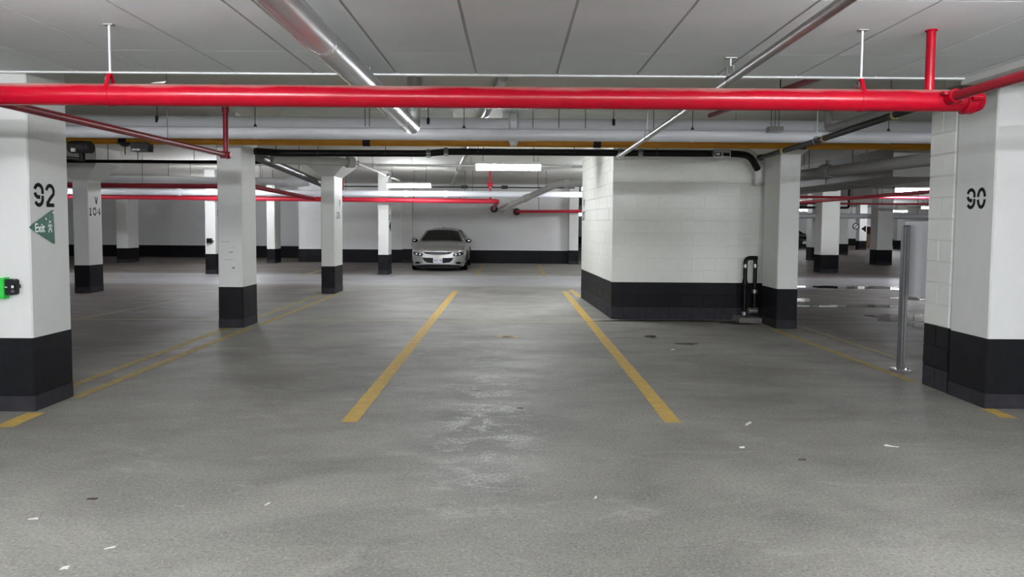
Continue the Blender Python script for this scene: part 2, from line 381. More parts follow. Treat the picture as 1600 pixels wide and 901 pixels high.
stencil('105', (-3.84, 21.9, 1.70), Y1, Z1, X1, .16, .03, c6); MB().prism([(0, .0), (.3, .18), (.3, -.18)], (-3.84, 21.95, 1.5), Y1, Z1, X1, .003).build('stencil_arrow', 'stencil', c6)
column('white pier against the recessed wall at far left', -15.35, -14.9, 27.3, 28.1, black=.56)
column('white pier beside the return wall corner, behind the left row', -9.62, -9.3, 27.6, 28.3, black=.56)
column('shallow white pilaster on the back wall, just left of the car', -4.45, -4.05, 28.55, 28.72, black=.56)
column('white pilaster ending the back wall at its right', 2.28, 2.66, 28.3, 28.75, black=.56)
cD = column('white column with a flared head at the right end of the block shaft', 4.14, 4.46, 10.95, 11.62, cap=(.27, .10), neck=2.70, flare=.2)
column('brightest white column seen past the block shaft, right bays', 10.62, 11.24, 24.2, 24.75)
column('broad grey-white column left of the steel post, right bays', 15.45, 16.1, 29.8, 30.4)
column('grey-white column just left of the brightest one, right bays', 13.95, 14.45, 32.8, 33.4)
column('white column right behind the brightest one, right bays', 18.4, 18.95, 39.7, 40.3)
cI = column('distant white column with an arrow sign, left of the brown cabinet', 23.95, 24.45, 48.6, 49.1)
cI2 = column('distant white column with an arrow sign, right of the brown cabinet', 25.6, 26.2, 49.0, 49.6)
column('distant white column beside the grey screen panel', 27.65, 28.25, 50.6, 51.1)
for c_, x0, y0 in ((cI, 23.95, 48.6), (cI2, 25.6, 49.0)):
    MB().prism([(0, 0), (.34, .24), (.34, -.24)], (x0+.1, y0-.004, 1.45), X1, Z1, -Y1, .004).build('stencil_arrow', 'stencil', c_)

# block wing behind column 90
wing = empty('block_wing', (4.38, 6.92, 0), 'short painted block wing wall standing behind column 90', 'wall')
MB().box(4.203, 4.545, 6.71, 7.12, .63, SLAB).build('core', 'white_paint', wing)
MB().box(4.203, 4.545, 6.71, 7.12, 0, .63).build('black_core', 'black_block', wing)
def blk(l, h=.2, th=.03): return MB().box(0, l, 0, th, 0, h)
BLK = {}
def block(parent, p0, ux, z, l, mt, h=.2):
    # a block face running from p0 along ux (2D unit), outward normal is to the right of ux
    key = (round(l, 3), mt, h)
    if key not in BLK:
        me = bpy.data.meshes.new('block'); b = .003 if parent is not wing else .004
        # face toward local -y with chamfered rim
        V = [(0, .02, 0), (l, .02, 0), (l, .02, h), (0, .02, h), (0, b, 0), (l, b, 0), (l, b, h), (0, b, h), (b, 0, b), (l-b, 0, b), (l-b, 0, h-b), (b, 0, h-b)]
        F = [(0, 1, 5, 4), (1, 2, 6, 5), (2, 3, 7, 6), (3, 0, 4, 7), (4, 5, 9, 8), (5, 6, 10, 9), (6, 7, 11, 10), (7, 4, 8, 11), (8, 9, 10, 11)]
        me.from_pydata(V, [], F); me.materials.append(MATS[mt]); BLK[key] = me
    pr = random.uniform(-.0012, .0012); nx, ny = ux[1], -ux[0]
    inst('block', BLK[key], parent, (p0[0]+nx*pr, p0[1]+ny*pr, z), math.atan2(ux[1], ux[0]))
def course(parent, a, b, nrow, ch, half_first, jt=.006, bl=.39):
    a, b = Vector(a), Vector(b); L_ = (b-a).length; u = (b-a)/L_
    for r in range(nrow):
        mt = 'charcoal' if r == 0 else ('black_block' if r < 3 else 'block_paint')
        x = 0; first = (r % 2 == 0) == half_first
        while x < L_-.03:
            l = bl/2 if (x == 0 and first) else bl
            l = min(l, L_-x)
            block(parent, a+u*x, (u.x, u.y), r*ch+jt/2, round(l-jt, 3), mt, round(ch-jt, 3)); x += l
# left face of wing (facing -X): runs from far to near so that outward normal is -X
course(wing, (4.195, 7.12), (4.195, 6.712), 15, .21, True, jt=.011, bl=.415)

# the block shaft
def shaft_core(z0, z1):
    q = [(1.702, 11.934), (4.42, 11.934), (4.42, 15.36), (1.522, 15.36)]
    return MB().add([(x, y, z0) for x, y in q]+[(x, y, z1) for x, y in q], [(3, 2, 1, 0), (4, 5, 6, 7), (0, 1, 5, 4), (1, 2, 6, 5), (2, 3, 7, 6), (3, 0, 4, 7)])
shaft = struct('wall_shaft', shaft_core(.63, SLAB), 'block_paint', label='white painted concrete block shaft with a black base', cat='wall')
shaft_core(0, .63).build('black_core', 'black_block', shaft)
course(shaft, (1.70, 11.93), (4.42, 11.93), 15, .21, True, jt=.004)
course(shaft, (1.515, 15.36), (1.695, 11.93), 15, .21, False, jt=.004)

stencil('107', (1.512, 15.26, 1.70), (.0524, -.9986, 0), Z1, (-.9986, -.0524, 0), .17, .03, shaft)
stencil('V', (1.520, 15.10, 1.98), (.0524, -.9986, 0), Z1, (-.9986, -.0524, 0), .17, .03, shaft, 'stencil_letter')
# ------------------------------------------------------------------ lamps
def lamp(x, y, z, label, ln=1.25, top=SLAB, m='tube_light'):
    t = empty('fluorescent_light', (x, y, z), label, 'light', 'fluorescent strip lights')
    MB().box(x-ln/2, x+ln/2, y-.085, y+.085, z+.045, z+.09).build('housing', 'housing', t)
    MB().tube([(x-ln/2+.02, y, z), (x+ln/2-.02, y, z)], .058, 14).build('diffuser', m, t)
    for s in (-1, 1):
        xx = x+s*ln/2
        MB().box(min(xx, xx-s*.025), max(xx, xx-s*.025), y-.07, y+.07, z-.068, z+.095).build('end_cap', 'housing', t)
        MB().tube([(x+s*ln*.38, y, z+.085), (x+s*ln*.38, y, top)], .006, 6).build('hanger', 'rod_steel', t)
    return t
lamp(-.08, 13.3, 2.667, 'bright fluorescent strip light hanging in the middle, left of the block shaft')
lamp(-2.87, 19.6, 2.645, 'fluorescent strip light above the silver car, over the far drive lane')
lamp(-8.45, 19.6, 2.655, 'fluorescent strip light left of the scuffed column, over the far drive lane')
lamp(-14.2, 19.6, 2.655, 'fluorescent strip light hidden behind column 92, over the far drive lane')
lamp(2.52, 19.6, 2.60, 'fluorescent strip light peeking out behind the block shaft')
lamp(11.4, 20.0, 2.64, 'fluorescent strip light beside column 90 in the right bays')
lamp(17.0, 20.0, 2.64, 'fluorescent strip light behind column 90 in the right bays')
lamp(19.1, 46, 2.65, 'distant fluorescent strip light above the dark car')
lamp(25.1, 46, 2.62, 'distant fluorescent strip light right of the broad column')
lamp(4.6, 25.6, 2.64, 'unseen fluorescent strip light added to brighten the back wall, hidden behind the block shaft')  # added lamp, kept out of sight, to brighten the back wall
lamp(-10.15, 25.6, 2.64, 'unseen fluorescent strip light added to brighten the back wall, hidden behind the scuffed column')  # second added lamp, lifting the left part of the far walls
lamp(12.5, 37, 2.62, 'fluorescent strip light in the deep right bays behind the shaft')
lamp(22.0, 37, 2.62, 'fluorescent strip light in the deep right bays behind column 90')
lamp(29.2, 54, 2.5, 'farthest fluorescent strip light near the end wall')
for k, y in enumerate((2.4, -7.0)):
    for x, wd in ((-9.6, 'far left'), (-2.3, 'left of the camera'), (2.36, 'right of the camera'), (9.4, 'far right')):
        lamp(x, y, 2.60, 'fluorescent strip light over the near aisle, %s, %s' % (wd, ('just out of frame', 'unseen, added behind the camera as fill')[k]), top=PAN, m=('tube_light_high', 'tube_light_rear_fill')[k])  # the rear row is added fill for surfaces facing the camera

# ------------------------------------------------------------------ pipes
def rod(parent, x, y, z0, z1, r=.005, m='rod_steel', name='hanger_rod'): return MB().tube([(x, y, z0), (x, y, z1)], r, 6).build(name, m, parent)
def clevis(parent, c, ax, R, m='rod_steel', wd=.012):
    c, ax = Vector(c), Vector(ax).normalized(); return MB().tube([c-ax*wd, c+ax*wd], R+.004, 20).build('hanger_band', m, parent)
def pipe(name, label, pts, r, m, cat='pipe', seg=20, fillet=0., group=None):
    t = empty(name, pts[0], label, cat, group); MB().tube(pts, r, seg, fillet).build('pipe_run', m, t); return t

# red main in front
RM = .0665
t = pipe('sprinkler_main', 'thick glossy red sprinkler main crossing the whole view', [(-9, 4.4, 2.38), (2.80, 4.4, 2.38)], RM, 'red_pipe', seg=40)
for x in (-2.49, 2.147):
    rod(t, x, 4.4, 2.505, PAN, .0065, 'trim_white')
    MB().box(x-.03, x+.03, 4.385, 4.415, PAN-.008, PAN).build('ceiling_plate', 'steel_box', t)
    b = MB().tube([(x-.014, 4.4, 2.38), (x+.014, 4.4, 2.38)], RM+.003, 32).build('hanger_band', 'red_pipe', t)
    MB().prism([(-.067, -.0), (-.062, 0), (-.010, .105), (.010, .105), (.062, 0), (.067, 0), (.014, .115), (-.014, .115)], (x-.011, 4.4, 2.395), Y1, Z1, X1, .022).build('yoke', 'red_pipe', b); MB().ring((x-.02, 4.4, 2.475), X1, .018, .005, 12, 6).build('swivel', 'rod_steel', b)
MB().tube([(2.57, 4.4, 2.42), (2.57, 4.4, PAN)], .027, 20).build('riser', 'red_pipe', t)
MB().ring((2.57, 4.4, PAN-.004), Z1, .03, .006).build('escutcheon', 'red_pipe', t)
MB().tube([(2.80, 4.4, 2.38), (2.86, 4.4, 2.38), (2.885, 4.4, 2.38), (2.90, 4.4, 2.38)], [.071, .071, .060, .03], 32).build('end_cap', 'red_pipe', t)
k = MB().tube([(2.775, 4.4, 2.38), (2.785, 4.4, 2.38), (2.835, 4.4, 2.38), (2.845, 4.4, 2.38)], [.074, .082, .082, .074], 32).build('coupling', 'red_pipe', t)
for s in (-1, 1): MB().tube([(2.78, 4.4+s*.094, 2.38), (2.84, 4.4+s*.094, 2.38)], .012, 8).box(2.795, 2.825, 4.4+s*.075-.012, 4.4+s*.075+.025*1, 2.36, 2.40).build('bolt_pad', 'red_pipe', k)
# peeled paint flap
MB().add([(-2.22, 4.36, 2.445), (-2.14, 4.36, 2.445), (-2.13, 4.38, 2.462), (-2.2, 4.39, 2.458)], [(0, 1, 2, 3)]).build('peeled_flake', 'paper', t)
t = pipe('sprinkler_branch', 'dark red branch pipe leaving the main toward the viewer at right', [(2.66, -4, 2.40), (2.66, 4.34, 2.39)], .03, 'red_dull')
MB().tube([(2.66, 4.27, 2.39), (2.66, 4.36, 2.385)], .042, 20).build('mechanical_tee', 'red_pipe', t)
for dx, dz in ((-.05, .02), (.05, -.02)): MB().tube([(2.66+dx, 4.29, 2.39+dz), (2.66+dx, 4.34, 2.39+dz)], .013, 8).build('bolt', 'red_dull', t)
t = pipe('sprinkler_branch', 'dark red branch pipe running away at upper left to an elbow', [(-3.36, -4, 2.34), (-3.36, 8.3, 2.384), (-3.36, 8.3, SLAB)], .03, 'red_dull', fillet=.03)
MB().tube([(-3.36, 8.22, 2.384), (-3.36, 8.36, 2.384)], .043, 16).build('elbow_coupling', 'red_dull', t)
MB().tube([(-3.42, 8.3, 2.384), (-3.30, 8.3, 2.384)], .038, 12).build('elbow_lug', 'red_dull', t)
MB().tube([(-3.36, 8.3, 2.88), (-3.36, 8.3, 2.95)], .04, 12).build('riser_coupling', 'red_dull', t)
rod(t, -3.36, 6.9, 2.38, SLAB, .004)
t = pipe('sprinkler_branch', 'short dark red branch glimpsed above the twin white pipes at right', [(2.75, 6.3, 2.93), (2.55, 9.2, 3.02)], .03, 'red_dull'); rod(t, 2.7, 7.2, 2.96, SLAB, .006, 'rod_dark')
MB().tube([(2.6, 8.4, 3.05), (2.6, 8.4, 2.97)], .025, 10).build('sprinkler_head', 'dark_box', t)

# twin white pipes, yellow gas pipe
t = pipe('drain_pipe', 'larger white drain pipe at the back of the twin overhead pipes', [(-14, 9.9, 2.934), (14, 9.9, 2.918)], .147, 'white_pipe', seg=32)
MB().tube([(-.06, 9.9, 2.926), (-.03, 9.9, 2.926), (.05, 9.9, 2.926), (.08, 9.9, 2.926)], [.18, .238, .238, .18], 10).build('bell_coupling', 'white_pipe', t)
for x in (-4.9, -1.167, 1.385, 5.9): 
    rod(t, x, 9.78, 2.99, SLAB, .006, 'rod_dark'); MB().tube([(x, 9.77, 2.96), (x, 9.77, 3.05)], .022, 8).build('swivel_nut', 'rod_dark', t)
t = pipe('drain_pipe', 'smaller white pipe at the front of the twin overhead pipes', [(-14, 9.45, 2.785), (14, 9.45, 2.79)], .08, 'white_pipe', seg=28)
for x in (-3.431, -.652, 2.389, 5.0):
    rod(t, x, 9.45, 2.86, SLAB, .005, 'rod_dark')
    b = clevis(t, (x, 9.45, 2.786), X1, .08, 'white_pipe', .014)
    MB().prism([(-.03, 0), (.03, 0), (0, .06)], (x, 9.45, 2.862), X1, Z1, Y1, .004).build('clevis', 'rod_dark', b)
for x in (-2.0, -1.94, .27, .62, .98, 1.9): rod(t, x, 9.6, 2.9, SLAB, .005, 'rod_dark')
t = pipe('gas_pipe', 'yellow gas pipe running under the twin white pipes', [(-14, 10.2, 2.752), (14, 10.2, 2.752)], .046, 'yellow_pipe')
for x in (-2.10, 1.21, 4.15, -5.60): MB().tube([(x-.055, 10.2, 2.752), (x+.055, 10.2, 2.752)], .052, 16).build('black_wrap', 'plastic_black', t)
for x in (-4.15, 0.33, 3.2): rod(t, x, 10.2, 2.8, SLAB, .004, 'rod_steel')
# junction box with three rods
t = empty('junction_box', (3.42, 9.28, 2.82), 'small galvanised box hung on three rods before the white pipes', 'box')
MB().box(3.33, 3.51, 9.20, 9.34, 2.82, 2.89).build('body', 'steel_box', t)
MB().box(3.345, 3.495, 9.19, 9.2, 2.83, 2.88).build('lid', 'galv', t)
for dx in (-.05, .0, .05): rod(t, 3.42+dx, 9.27, 2.89, SLAB, .006)
# devices hung from the yellow pipe, left
t = empty('gas_valve', (-6.16, 10.15, 2.48), 'dark round valve actuator under the yellow pipe beside column 92', 'valve')
MB().tube([(-6.34, 10.15, 2.655), (-6.03, 10.15, 2.655)], .083, 18).build('actuator', 'dark_box', t)
for x in (-6.30, -6.24, -6.10, -6.05): MB().ring((x, 10.15, 2.655), X1, .083, .008).build('cooling_rib', 'rod_dark', t)
MB().tube([(-6.17, 10.15, 2.74), (-6.17, 10.15, 2.46)], .038, 14).build('stem', 'black_pipe', t)
MB().box(-6.27, -6.21, 10.05, 10.07, 2.58, 2.63).build('tag', 'paper', t)
MB().tube([(-6.9, 10.15, 2.56), (-6.18, 10.15, 2.48)], .024, 10).build('arm', 'dark_pipe', t)
t = empty('motion_sensor', (-5.58, 10.2, 2.55), 'small dark cone device under the yellow pipe, left of the square box', 'device')
MB().tube([(-5.58, 10.2, 2.73), (-5.58, 10.2, 2.70), (-5.58, 10.2, 2.675)], [.11, .075, .035], 14).build('cone', 'dark_box', t)
rod(t, -5.58, 10.2, 2.56, 2.68, .008, 'rod_dark', 'probe')
t = empty('relay_box', (-5.34, 10.2, 2.52), 'dark square relay box hanging under the yellow pipe', 'box')
MB().box(-5.46, -5.21, 10.12, 10.28, 2.645, 2.725).build('body', 'dark_box', t)
MB().box(-5.45, -5.21, 10.11, 10.27, 2.60, 2.643).build('lower_tray', 'rod_dark', t)
for x in (-5.43, -5.37): MB().box(x, x+.05, 10.105, 10.11, 2.61, 2.632).build('terminal', 'steel_box', t)
rod(t, -5.40, 10.2, 2.49, 2.60, .006, 'rod_dark', 'pull_wire')

# black pipe across to the shaft, with an offset and clamps
t = pipe('black_drain', 'black iron pipe spanning from the scuffed column to the shaft', [(-4.0, 11.0, 2.70), (-3.7, 11.3, 2.705), (-1.38, 11.3, 2.715), (-1.03, 11.3, 2.745), (3.6, 11.3, 2.745), (3.82, 11.4, 2.72), (3.98, 11.5, 2.52)], .055, 'black_pipe', fillet=.12)
for x, z in ((-1.34, 2.715), (-1.06, 2.742), (1.70, 2.745), (2.03, 2.745)):
    b = MB().tube([(x-.035, 11.3, z), (x+.035, 11.3, z)], .064, 18).build('clamp', 'rod_steel', t)
    for s in (-1, 1): MB().box(x-.03, x+.03, 11.22, 11.236, z+s*.05-.01, z+s*.05+.01).build('bolt', 'rod_steel', b)
for x in (-3.1, -2.03, -.553, .977, 2.293): rod(t, x, 11.3, 2.75, SLAB, .006, 'rod_dark'); 
for x, z in ((-3.1, 2.708), (-2.03, 2.713), (-.553, 2.745), (.977, 2.745), (2.293, 2.745)): MB().tube([(x-.008, 11.3, z), (x+.008, 11.3, z)], .058, 16).build('hanger_band', 'rod_dark', t)
t = empty('drain_offset', (4.05, 11.6, 2.3), 'white painted pipe fitting where the black pipe meets the shaft column', 'pipe')
MB().tube([(3.98, 11.5, 2.56), (4.04, 11.62, 2.42), (4.06, 11.72, 2.30)], .06, 14, .05).build('elbow', 'white_paint', t)
MB().ring((4.0, 11.54, 2.52), (.3, .5, -.8), .06, .014).ring((4.055, 11.69, 2.34), (.1, .4, -.9), .06, .014).build('collar', 'white_paint', t)
# steel box on the black pipe
t = empty('emergency_light', (3.26, 11.1, 2.68), 'small steel twin-window box fixed under the black pipe by the shaft', 'light')
MB().box(3.14, 3.40, 11.06, 11.2, 2.67, 2.79).build('body', 'steel_box', t)
for x in (3.155, 3.285): MB().box(x, x+.1, 11.05, 11.06, 2.685, 2.735).build('window', 'car_glass', t)
MB().box(3.17, 3.23, 11.045, 11.05, 2.70, 2.725).build('white_label', 'paper', t)

# silver jacketed pipe, upper left
SX, SZ = -1.105, 2.655
t = pipe('jacketed_pipe', 'shiny silver jacketed pipe coming overhead and turning up', [(SX, -4, SZ), (SX, 7.85, SZ), (SX+.02, 7.85, SLAB)], .082, 'silver_jacket', seg=36, fillet=.11)
for y in (2.5, 4.15, 5.6, 7.1): MB().tube([(SX, y-.012, SZ), (SX, y+.012, SZ)], .0845, 36).build('jacket_band', 'chrome', t)
for y in (3.0, 5.5): rod(t, SX+.0, y, SZ+.08, PAN if y < 5.8 else SLAB, .006)
MB().tube([(SX-.05, -4, SZ-.075), (SX-.05, 7.7, SZ-.075)], .006, 8).build('jacket_seam', 'chrome', t)
# galvanised conduit to the black pipe
t = pipe('galvanised_pipe', 'slim galvanised pipe slanting across the ceiling to the black pipe', [(1.42, -3.5, 2.625), (1.67, 11.10, 2.668), (1.68, 11.22, 2.71)], .03, 'galv', fillet=.05)
for y, x in ((5.15, 1.568), (8.6, 1.627)):
    tp = PAN if y < 5.8 else SLAB; rod(t, x, y, 2.75, tp, .006, 'trim_white'); b = MB().tube([(x, y-.01, 2.655), (x, y+.01, 2.655)], .034, 16).build('hanger_band', 'rod_steel', t)
    MB().tube([(x-.03, y, 2.68), (x-.02, y, 2.75), (x+.02, y, 2.75), (x+.03, y, 2.68)], .004, 6).build('loop', 'rod_steel', b)
    MB().box(x-.04, x+.04, y-.02, y+.02, tp-.008, tp).build('ceiling_plate', 'steel_box', t)
MB().tube([(1.665, 11.0, 2.67), (1.672, 11.12, 2.68)], .042, 14).build('coupling', 'steel_box', t)
# dark insulated pipe on the right
IP = [(3.80, -3, 2.765), (3.80, 5.5, 2.757), (3.82, 9.0, 2.668), (3.83, 10.95, 2.655)]
def ipz(y):
    for a, b in zip(IP, IP[1:]):
        if y <= b[1]: return a[2]+(b[2]-a[2])*(y-a[1])/(b[1]-a[1])
    return IP[-1][2]
t = pipe('insulated_pipe', 'dark pipe running along the right column row to the shaft column', IP, .036, 'black_pipe')
for y in (5.0, 7.1, 8.7, 10.0): MB().tube([(3.815, y-.02, ipz(y-.02)), (3.815, y+.02, ipz(y+.02))], .043, 16).build('collar', 'line_faded', t)
for y in (5.65, 8.9): rod(t, 3.815, y, ipz(y)+.04, SLAB if y > 5.8 else PAN, .006, 'trim_white'); MB().ring((3.815, y, ipz(y)), Y1, .05, .006).build('hanger_ring', 'rod_steel', t)
MB().tube([(3.83, 10.9, 2.656), (3.83, 11.0, 2.654)], .048, 14).build('end_coupling', 'black_pipe', t)
t = pipe('grey_pipe', 'grey pipe tucked above the dark pipe, turning up before the white pipes', [(4.0, 6.2, 2.82), (4.06, 9.15, 2.85), (4.06, 9.15, SLAB)], .05, 'grey_pipe', fillet=.1)
rod(t, 4.03, 7.6, 2.87, SLAB, .005)

# pipes and rails of the middle distance
t = pipe('black_conduit', 'thin black pipe crossing the left bay behind column 92', [(-14, 14, 2.772), (-4.4, 14, 2.786)], .033, 'black_pipe')
for x in (-11, -8.0, -6.3): rod(t, x, 14, 2.8, SLAB, .006, 'rod_dark')
t = pipe('sprinkler_main', 'dull red sprinkler pipe crossing the left bay behind column V 104', [(-22, 17.2, 2.46), (-6.32, 17.2, 2.47), (-6.05, 21.42, 2.33)], .058, 'red_dull', fillet=.12)
for x in (-14, -9.0, -7.0): rod(t, x, 17.2, 2.5, SLAB, .005, 'rod_dark')
t = pipe('sprinkler_main', 'bright red sprinkler pipe running before the back wall above the car', [(-22, 21.5, 2.385), (-.46, 21.5, 2.29), (-.74, 28.1, 2.21)], .072, 'red_far', fillet=.16)
for x in (-5.5, -3.0, -1.6): MB().tube([(x-.03, 21.5, 2.33-.0044*x-.025), (x+.03, 21.5, 2.33-.0044*x-.025)], .083, 18).build('coupling', 'red_far', t)
for x in (-7.3, -3.0, -1.45): rod(t, x, 21.5, 2.3, SLAB, .007, 'rod_dark')
MB().tube([(-.74, 28.08, 2.21), (-.74, 28.62, 2.21), (-.74, 28.69, 2.21)], [.10, .10, .15], 18).build('wall_flange', 'dark_box', t)
MB().tube([(-.66, 21.5, 2.30), (-.69, 21.5, 2.80), (-.68, 21.5, SLAB)], .035, 10).build('riser', 'red_far', t)
MB().tube([(-.76, 21.5, 2.80), (-.60, 21.5, 2.80)], .065, 12).build('tee', 'red_far', t)
MB().tube([(-5.17, 21.5, 2.33), (-5.17, 21.5, SLAB)], .03, 8).build('drop_pipe', 'red_dull', t)
t = pipe('sprinkler_main', 'short red pipe on the back wall right of the car', [(.18, 28.5, 2.1), (.18, 28.05, 2.1), (3.6, 28.05, 2.14)], .06, 'red_far', fillet=.1)
MB().tube([(.18, 28.55, 2.1), (.18, 28.68, 2.1)], .14, 18).build('wall_flange', 'dark_box', t); rod(t, 1.05, 28.05, 2.14, SLAB, .008, 'rod_dark')
t = pipe('drain_pipe', 'long white pipe running before the back wall above the red pipe', [(-22, 21.2, 2.47), (6, 21.2, 2.50)], .09, 'white_pipe')
for x in (-10, -3.2, -2.0): MB().tube([(x-.05, 21.2, 2.487), (x+.05, 21.2, 2.487)], .11, 20).build('coupling', 'white_pipe', t)
for x in (-7.5, -5.0, -1.2, 1.0): rod(t, x, 21.2, 2.55, SLAB, .006, 'rod_dark')
t = pipe('drain_pipe', 'white pipe with a bell end between the left row columns', [(-14, 18.5, 2.73), (-5.55, 18.5, 2.665)], .095, 'white_pipe')
MB().tube([(-5.9, 18.5, 2.668), (-5.8, 18.5, 2.668), (-5.62, 18.5, 2.665), (-5.3, 18.5, 2.662)], [.115, .14, .14, .1], 20).build('bell_end', 'white_pipe', t)
for x in (-9, -6.6): rod(t, x, 18.5, 2.75, SLAB, .006, 'rod_dark')
t = pipe('drain_pipe', 'grey pipe sloping from the scuffed column to column V 106', [(-4.16, 11.25, 2.68), (-4.6, 17.3, 2.52)], .075, 'dark_pipe')
for y in (12.8, 14.6): rod(t, -4.16-.073*(y-11.25), y, 2.68, SLAB, .006, 'rod_dark')
t = pipe('grey_pipe', 'stubby grey pipe with a flange just right of the scuffed column head', [(-4.05, 11.9, 2.66), (-2.9, 12.9, 2.70)], .075, 'grey_pipe')
MB().tube([(-3.0, 12.81, 2.697), (-2.9, 12.9, 2.70)], .1, 16).build('flange', 'grey_pipe', t)
t = pipe('conduit', 'thin light conduit slanting over the middle bay toward the car', [(-3.30, 12.9, 2.88), (-3.43, 21.4, 2.885)], .025, 'trim_grey')
for y in (15.2, 19.0): MB().box(-3.40, -3.30, y-.05, y+.05, 2.85, 2.92).build('box', 'steel_box', t)
rod(t, -3.36, 17.0, 2.9, SLAB, .005)
t = pipe('jacketed_pipe', 'slim silver pipe slanting along the ceiling left of the middle lamp', [(-.1, 7.43, 3.13), (-2.50, 28.6, 3.13)], .054, 'silver_jacket')
for y in (8.1, 13.0, 20): MB().tube([(-.1-.1134*(y-7.43), y-.03, 3.13), (-.1-.1134*(y-7.43)-.007, y+.03, 3.13)], .061, 18).build('clamp', 'rod_steel', t)
for y in (8.1, 13.0): rod(t, -.1-.1134*(y-7.43), y, 3.18, SLAB, .006, 'trim_white')
t = pipe('drain_pipe', 'light grey drain leaving the shaft, elbowing down toward the back wall', [(3.0, 18.5, 2.67), (1.19, 18.5, 2.66), (.23, 21.0, 2.295), (-.345, 22.5, 2.08), (-.42, 28.7, 2.17)], .085, 'grey_pipe', fillet=.2)
MB().tube([(1.35, 18.5, 2.661), (1.48, 18.5, 2.662)], .12, 20).build('coupling', 'grey_pipe', t)
MB().tube([(.45, 20.43, 2.38), (.36, 20.66, 2.345)], .105, 20).build('coupling', 'grey_pipe', t)
rod(t, .71, 19.75, 2.5, SLAB, .006, 'rod_dark')
t = pipe('conduit', 'straight grey conduit with two junction boxes near the back wall', [(-6, 25, 2.89), (2.2, 25, 2.89)], .02, 'rod_dark')
for x in (-1.7, -.28): MB().box(x-.11, x+.11, 24.93, 25.05, 2.84, 2.96).build('box', 'dark_box', t)
t = pipe('conduit', 'pale conduit under the slab behind the middle lamp', [(-3.2, 16.8, 2.98), (1.4, 16.8, 2.97)], .022, 'trim_grey')
for x in (-2.4, -1.0, .6): rod(t, x, 16.8, 2.98, SLAB, .005)

# right bays overhead
t = pipe('drain_pipe', 'thick grey pipe with a bell coupling overhead beside column 90', [(5.30, -6.0, 2.41), (5.30, 7.0, 2.42), (5.42, 15.0, 2.60)], .09, 'grey_pipe')
MB().tube([(5.375, 11.95, 2.531), (5.38, 12.1, 2.535), (5.382, 12.25, 2.538)], [.10, .13, .13], 20).build('bell_coupling', 'grey_pipe', t)
for y in (8.2, 9.0, 11.2, 12.9): rod(t, 5.31+.015*(y-7), y, 2.5, SLAB, .006, 'rod_dark')
t = empty('air_duct', (6.4, 13, 2.35), 'broad dark grey duct overhead in the bays right of the shaft column', 'duct')
for k in range(3): MB().box(5.75, 7.0, 10.7+2.3*k, 12.98+2.3*k, 2.37, 2.80).build('duct_section', 'grey_pipe', t)
for k in range(4): MB().box(5.735, 7.015, 10.675+2.3*k, 10.705+2.3*k, 2.355, 2.815).build('flange', 'grey_pipe', t)
for y in (11.2, 14, 17.0): rod(t, 5.76, y, 2.8, SLAB, .006, 'rod_dark'); rod(t, 6.99, y, 2.8, SLAB, .006, 'rod_dark')
t = pipe('sprinkler_main', 'thin red pipe crossing the right bays, nearest horizontal one', [(5, 20.3, 2.44), (24, 20.3, 2.43)], .035, 'red_far'); rod(t, 8.6, 20.3, 2.45, SLAB, .006, 'rod_dark'); rod(t, 10.5, 20.3, 2.45, SLAB, .006, 'rod_dark')
t = pipe('sprinkler_branch', 'red pipe running away through the right bays beside column 90', [(8.77, 10.5, 2.36), (8.75, 24.0, 2.31)], .045, 'red_far'); rod(t, 8.76, 17.0, 2.36, SLAB, .006, 'rod_dark')
t = pipe('sprinkler_main', 'dark thin red pipe deeper in the right bays', [(8, 26, 2.44), (30, 26, 2.438)], .035, 'red_dull'); rod(t, 12.5, 26, 2.45, SLAB, .008, 'rod_dark'); rod(t, 13.6, 26, 2.45, SLAB, .008, 'rod_dark')
t = pipe('black_conduit', 'black pipe stepping up between the right bay columns', [(9, 27.5, 2.33), (13.1, 27.5, 2.33), (13.1, 27.5, 2.5), (13.1, 27.5, SLAB)], .045, 'black_pipe', fillet=.1)
t = pipe('drain_pipe', 'white pipe crossing the deep right bays', [(9, 31, 2.06), (24, 31, 2.06)], .11, 'white_pipe'); rod(t, 14.9, 31, 2.15, SLAB, .01, 'rod_dark'); rod(t, 17.8, 31, 2.15, SLAB, .01, 'rod_dark')

# ------------------------------------------------------------------ standpipe by the shaft
t = empty('standpipe', (3.99, 11.78, 0), 'black looped standpipe with valves standing between shaft and column', 'pipe')
MB().tube([(3.905, 11.76, .08), (3.905, 11.76, 1.065), (4.10, 11.76, 1.065)], .034, 16, .09).build('front_loop', 'black_pipe', t)
MB().tube([(4.085, 11.80, .1), (4.085, 11.80, 1.06)], .032, 16).build('rear_leg', 'black_pipe', t)
for x, y, z in ((3.905, 11.76, .93), (4.085, 11.8, .93), (4.085, 11.8, .5), (3.905, 11.76, .13)): MB().tube([(x, y, z-.03), (x, y, z+.03)], .043, 14).build('clamp', 'steel_box', t)
MB().tube([(3.905, 11.76, .55), (3.905, 11.76, .6), (3.905, 11.76, .66), (3.905, 11.76, .71)], [.036, .045, .045, .036], 14).build('valve_body', 'black_pipe', t)
MB().tube([(4.0, 11.74, .18), (4.11, 11.74, .18)], .05, 14).build('hose_outlet', 'steel_box', t)
MB().tube([(3.96, 11.74, .18), (4.0, 11.74, .18)], .062, 14).build('outlet_cap', 'galv', t)
pad = MB().box(3.76, 4.13, 11.55, 11.92, 0, .08).build('concrete_pad', 'concrete_pad'); tag(pad, 'small concrete pad under the standpipe against the shaft', 'pad')

